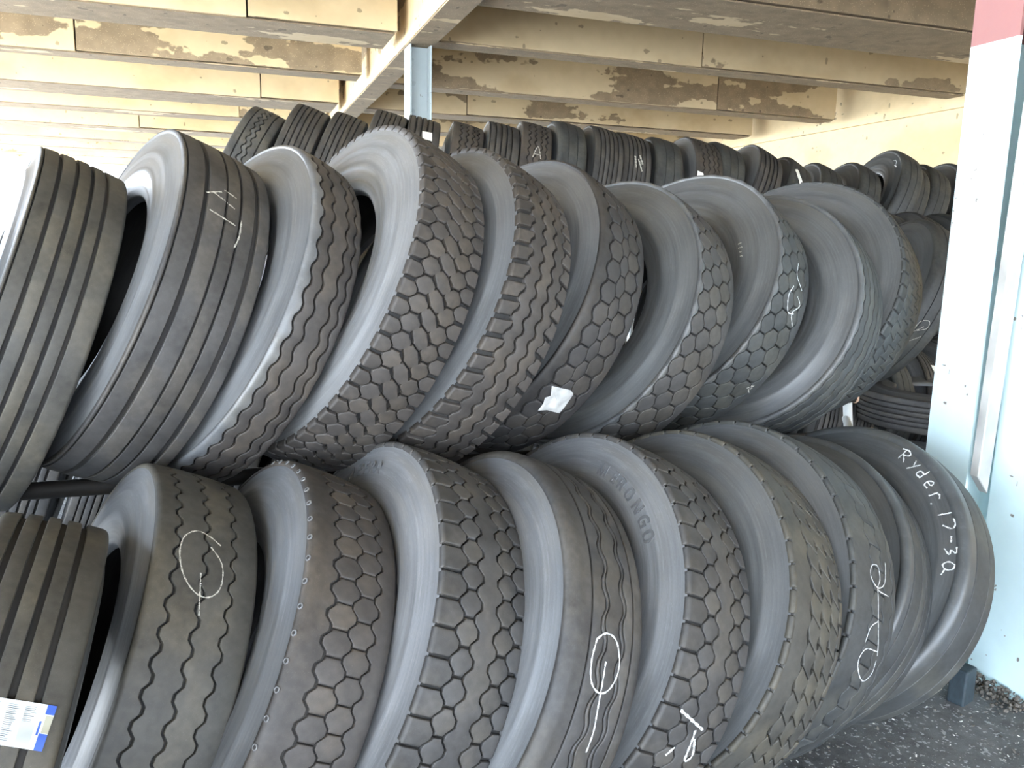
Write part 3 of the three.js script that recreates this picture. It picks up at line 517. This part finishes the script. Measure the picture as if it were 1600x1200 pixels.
// tires at the right end of the back rack, turned more towards the viewer
const C = [
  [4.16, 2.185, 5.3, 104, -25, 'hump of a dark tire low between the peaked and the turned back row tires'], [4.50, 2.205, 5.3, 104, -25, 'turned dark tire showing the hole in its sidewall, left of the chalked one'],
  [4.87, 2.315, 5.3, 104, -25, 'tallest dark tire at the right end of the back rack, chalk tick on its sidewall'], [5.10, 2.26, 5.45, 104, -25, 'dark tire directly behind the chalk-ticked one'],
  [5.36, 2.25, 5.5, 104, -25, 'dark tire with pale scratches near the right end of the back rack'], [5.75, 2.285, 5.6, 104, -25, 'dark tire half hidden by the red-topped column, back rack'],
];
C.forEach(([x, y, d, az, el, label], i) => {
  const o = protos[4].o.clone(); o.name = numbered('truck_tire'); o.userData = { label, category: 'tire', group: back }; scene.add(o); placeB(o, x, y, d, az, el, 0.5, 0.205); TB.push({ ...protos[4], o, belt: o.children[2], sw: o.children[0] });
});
chalk(TB[18], [[[118, 0.425], [123, 0.44], [128, 0.43]], [[128, 0.42], [133, 0.43]]], 'side', 0.008);
chalk(TB[7], [[[150, -0.02], [140, 0.005], [150, 0.03]], [[147, -0.01], [147, 0.02]]], 'tread', 0.006, matChalkFaint);
chalk(TB[10], [[[140, -0.02], [150, -0.01]], [[138, 0.01], [146, 0.03]], [[142, 0.0], [152, 0.03]]], 'tread', 0.012, matChalkFaint);
const matPaper = new THREE.MeshStandardMaterial({ color: 0xe6e6e0, roughness: 0.6, side: THREE.DoubleSide });
decal(TB[4], [[130.5, -0.012], [128.9, 0.043], [137.5, 0.051], [137.8, -0.004]], matPaper, 'paper_label', 'white sticker', 0.002, 4, 4);
decal(TB[12], [[152, -0.088], [153, -0.050], [159, -0.046], [159, -0.088]], matPaper, 'paper_scrap', 'scrap of white paper', 0.003, 4, 4);
decal(TB[15], [[134, -0.075], [131, -0.055], [142, 0.0], [146, -0.015]], matPaper, 'paper_label', 'white strip', 0.002, 6, 4);

// tires stacked behind the near rack, by the column
{
  const lie = 'tires lying flat in a stack behind the rack end';
  [['lowest', 0.0], ['middle', 0.262], ['topmost', 0.524]].forEach(([w, y], i) => {
    const o = (i ? protos[1] : protos[0]).o.clone(); o.name = numbered('truck_tire'); o.userData = { label: `ribbed tire lying flat behind the rack end, ${w} of its stack of three`, category: 'tire', group: lie }; scene.add(o);
    o.quaternion.setFromEuler(new THREE.Euler(-Math.PI / 2, 0, 0.4 + i));
    const c = new THREE.Vector3(0, 0.5, 0).applyQuaternion(o.quaternion); o.position.copy(W(3.80 + 0.05 * i, y + 0.131, 3.66 - 0.04 * i)).sub(c);
  });
  const o = protos[4].o.clone(); o.name = numbered('truck_tire'); o.userData = { label: 'dark tire with chalk letter on its tread, standing above the flat stack', category: 'tire', group: back }; scene.add(o);
  place(o, { c: [3.66, 1.235, 3.86], az: 106, el: -24, R: 0.5 });
  chalk({ ...protos[4], belt: o.children[2], sw: o.children[0] }, [[[196, -0.04], [190, -0.03], [188, 0.01], [192, 0.02], [196, -0.02]], [[202, -0.06], [192, 0.0]], [[204, -0.02], [198, 0.02]]], 'tread', 0.0045, matChalkFaint);
}

{ // an added row on the floor between the racks, blocking light from behind
  const hidden = 'tires added on the floor between the racks to block light';
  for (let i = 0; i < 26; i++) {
    const o = protos[[1, 4, 0][i % 3]].o.clone(); o.name = numbered('truck_tire'); o.userData = { label: 'dark tire added on the floor behind the near rack to block light', category: 'tire', group: hidden }; scene.add(o);
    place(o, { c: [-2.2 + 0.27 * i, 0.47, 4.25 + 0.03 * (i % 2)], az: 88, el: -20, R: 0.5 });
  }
}
{ // added lower tires keeping light out below the right end of the back rack
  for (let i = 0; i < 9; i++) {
    const o = protos[[4, 1][i % 2]].o.clone(); o.name = numbered('truck_tire'); o.userData = { label: 'dark tire added under the right end of the back row to block light', category: 'tire', group: 'tires added under the back row to block light' }; scene.add(o);
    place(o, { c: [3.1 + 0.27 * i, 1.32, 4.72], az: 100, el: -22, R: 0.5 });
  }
  const o = protos[4].o.clone(); o.name = numbered('truck_tire'); o.userData = { label: 'dark tire glimpsed between the two leftmost upper row tires', category: 'tire', group: back }; scene.add(o);
  placeB(o, -0.60, 1.83, 5.0, 98, -16, 0.5, 0.182);
}
// ---------------------------------------------------------------- racks
const matRail = new THREE.MeshStandardMaterial({ color: 0x2e2822, roughness: 0.7, map: texRough });
const matCap = new THREE.MeshStandardMaterial({ color: 0xd8b79c, roughness: 0.8 });
const matPost = new THREE.MeshStandardMaterial({ color: 0xd8dcda, roughness: 0.55 });
function bar(a, b, r) { const v = new THREE.Vector3().subVectors(b, a), g = new THREE.CylinderGeometry(r, r, v.length(), 16); g.applyQuaternion(new THREE.Quaternion().setFromUnitVectors(new THREE.Vector3(0, 1, 0), v.clone().normalize())); const m = a.clone().add(b).multiplyScalar(0.5); g.translate(m.x, m.y, m.z); return g; }
function rack(label, x0, x1, dF, dB, y, capped, xF = x1) {
  const o = thing('tire_rack', label, 'rack'); 
  for (const d of [dF, dB]) {
    const xe = x1; x1 = d === dF ? xF : xe;
    part('rail', bar(W(x0, y, d), W(x1, y, d), 0.024), matRail, o);
    const s = new THREE.SphereGeometry(0.027, 16, 12).scale(0.6, 1, 1); s.translate(x1, y, -d); part('rail_cap', s, matCap, o, 'rusty end cap of the rail');
    for (const x of [x0 + 0.05, (x0 + x1) / 2, x1 - 0.04]) part('post', bar(W(x, y - 0.02, d), W(x + (capped && x > x1 - 0.1 ? 0.12 : 0), 0, d), 0.021), matPost, o);
    x1 = xe;
  }
  for (const x of [x0 + 0.05, x1 - 0.04]) part('cross_bar', bar(W(Math.min(x, xF - 0.04), y - 0.10, dF), W(x, y - 0.10, dB), 0.018), matPost, o);
}
rack('near steel pipe rack under the upper row, one rail end showing at the right', -1.6, 2.80, 2.44, 3.10, 0.838, true, 2.3);
rack('back steel pipe rack hidden under the back row of tires', -0.5, 6.4, 5.15, 5.75, 1.36, false);

// ---------------------------------------------------------------- small things on the floor
{
  const o = thing('rubber_block', 'dark rubber block on the floor at the foot of the right column', 'block');
  part('block', new RoundedBoxGeometry(0.075, 0.13, 0.06, 2, 0.008).translate(0, 0.065, 0), new THREE.MeshStandardMaterial({ color: 0x33424a, roughness: 0.6, map: texRough }), o);
  o.position.copy(W(2.34, 0, 1.955)); o.rotation.y = 0.3;
  const w = thing('wood_wedge', 'small pale wedge on the floor behind the rubber block', 'wedge');
  const s = new THREE.Shape([[0, 0], [0.09, 0], [0.09, 0.05]].map((p) => new THREE.Vector2(...p)));
  part('wedge', new THREE.ExtrudeGeometry(s, { depth: 0.05, bevelEnabled: true, bevelSize: 0.002, bevelThickness: 0.002, bevelSegments: 1 }), new THREE.MeshStandardMaterial({ color: 0xd5d2c4, roughness: 0.8 }), w);
  w.position.copy(W(2.24, 0.002, 2.05)); w.rotation.y = 0.35;
}
{ // pale chips and dark grit scattered over the asphalt
  const r = rng(77), n = 1500, chip = new THREE.DodecahedronGeometry(1, 0).scale(1.5, 0.3, 0.6);
  const mk = (name, count, mat, s0, s1) => {
    const m = new THREE.InstancedMesh(chip, mat, count), q = new THREE.Object3D();
    for (let i = 0; i < count; i++) { const x = 0.2 + 2.9 * r(), d = 0.75 + 1.6 * r(), s = s0 + s1 * r() * r(); q.position.copy(W(x, s * 0.2, d)); q.rotation.set(r() * 0.6, r() * 6.28, r() * 0.6); q.scale.setScalar(s); q.updateMatrix(); m.setMatrixAt(i, q.matrix); }
    m.name = name; m.userData = { kind: 'stuff', label: `${name === 'paint_chips' ? 'pale paint chips' : 'dark grit'} strewn over the asphalt floor` }; m.castShadow = m.receiveShadow = true; scene.add(m);
  };
  { // loose dirt against the foot of the columns
    const c = 700, m = new THREE.InstancedMesh(new THREE.DodecahedronGeometry(1, 0).scale(1, 0.7, 0.9), new THREE.MeshStandardMaterial({ color: 0x5a554e, roughness: 0.95 }), c), q = new THREE.Object3D();
    for (let i = 0; i < c; i++) { const t = r(), u = r() * r(), s = 0.003 + 0.010 * r() * r(); q.position.copy(W(2.535 - 0.12 * u, s * 0.4 + 0.03 * (1 - u) * r() * r(), 1.84 + 0.36 * t)); q.rotation.set(r() * 6, r() * 6, r() * 6); q.scale.setScalar(s); q.updateMatrix(); m.setMatrixAt(i, q.matrix); }
    m.name = 'loose_dirt'; m.userData = { kind: 'stuff', label: 'loose dirt and crumbs along the foot of the right columns' }; m.castShadow = m.receiveShadow = true; scene.add(m);
  }
  mk('paint_chips', n, new THREE.MeshStandardMaterial({ color: 0xb9b8b0, roughness: 0.8 }), 0.001, 0.0048);
  mk('grit', n, new THREE.MeshStandardMaterial({ color: 0x55524c, roughness: 0.9 }), 0.0015, 0.008);
}
renderer.render(scene, camera);
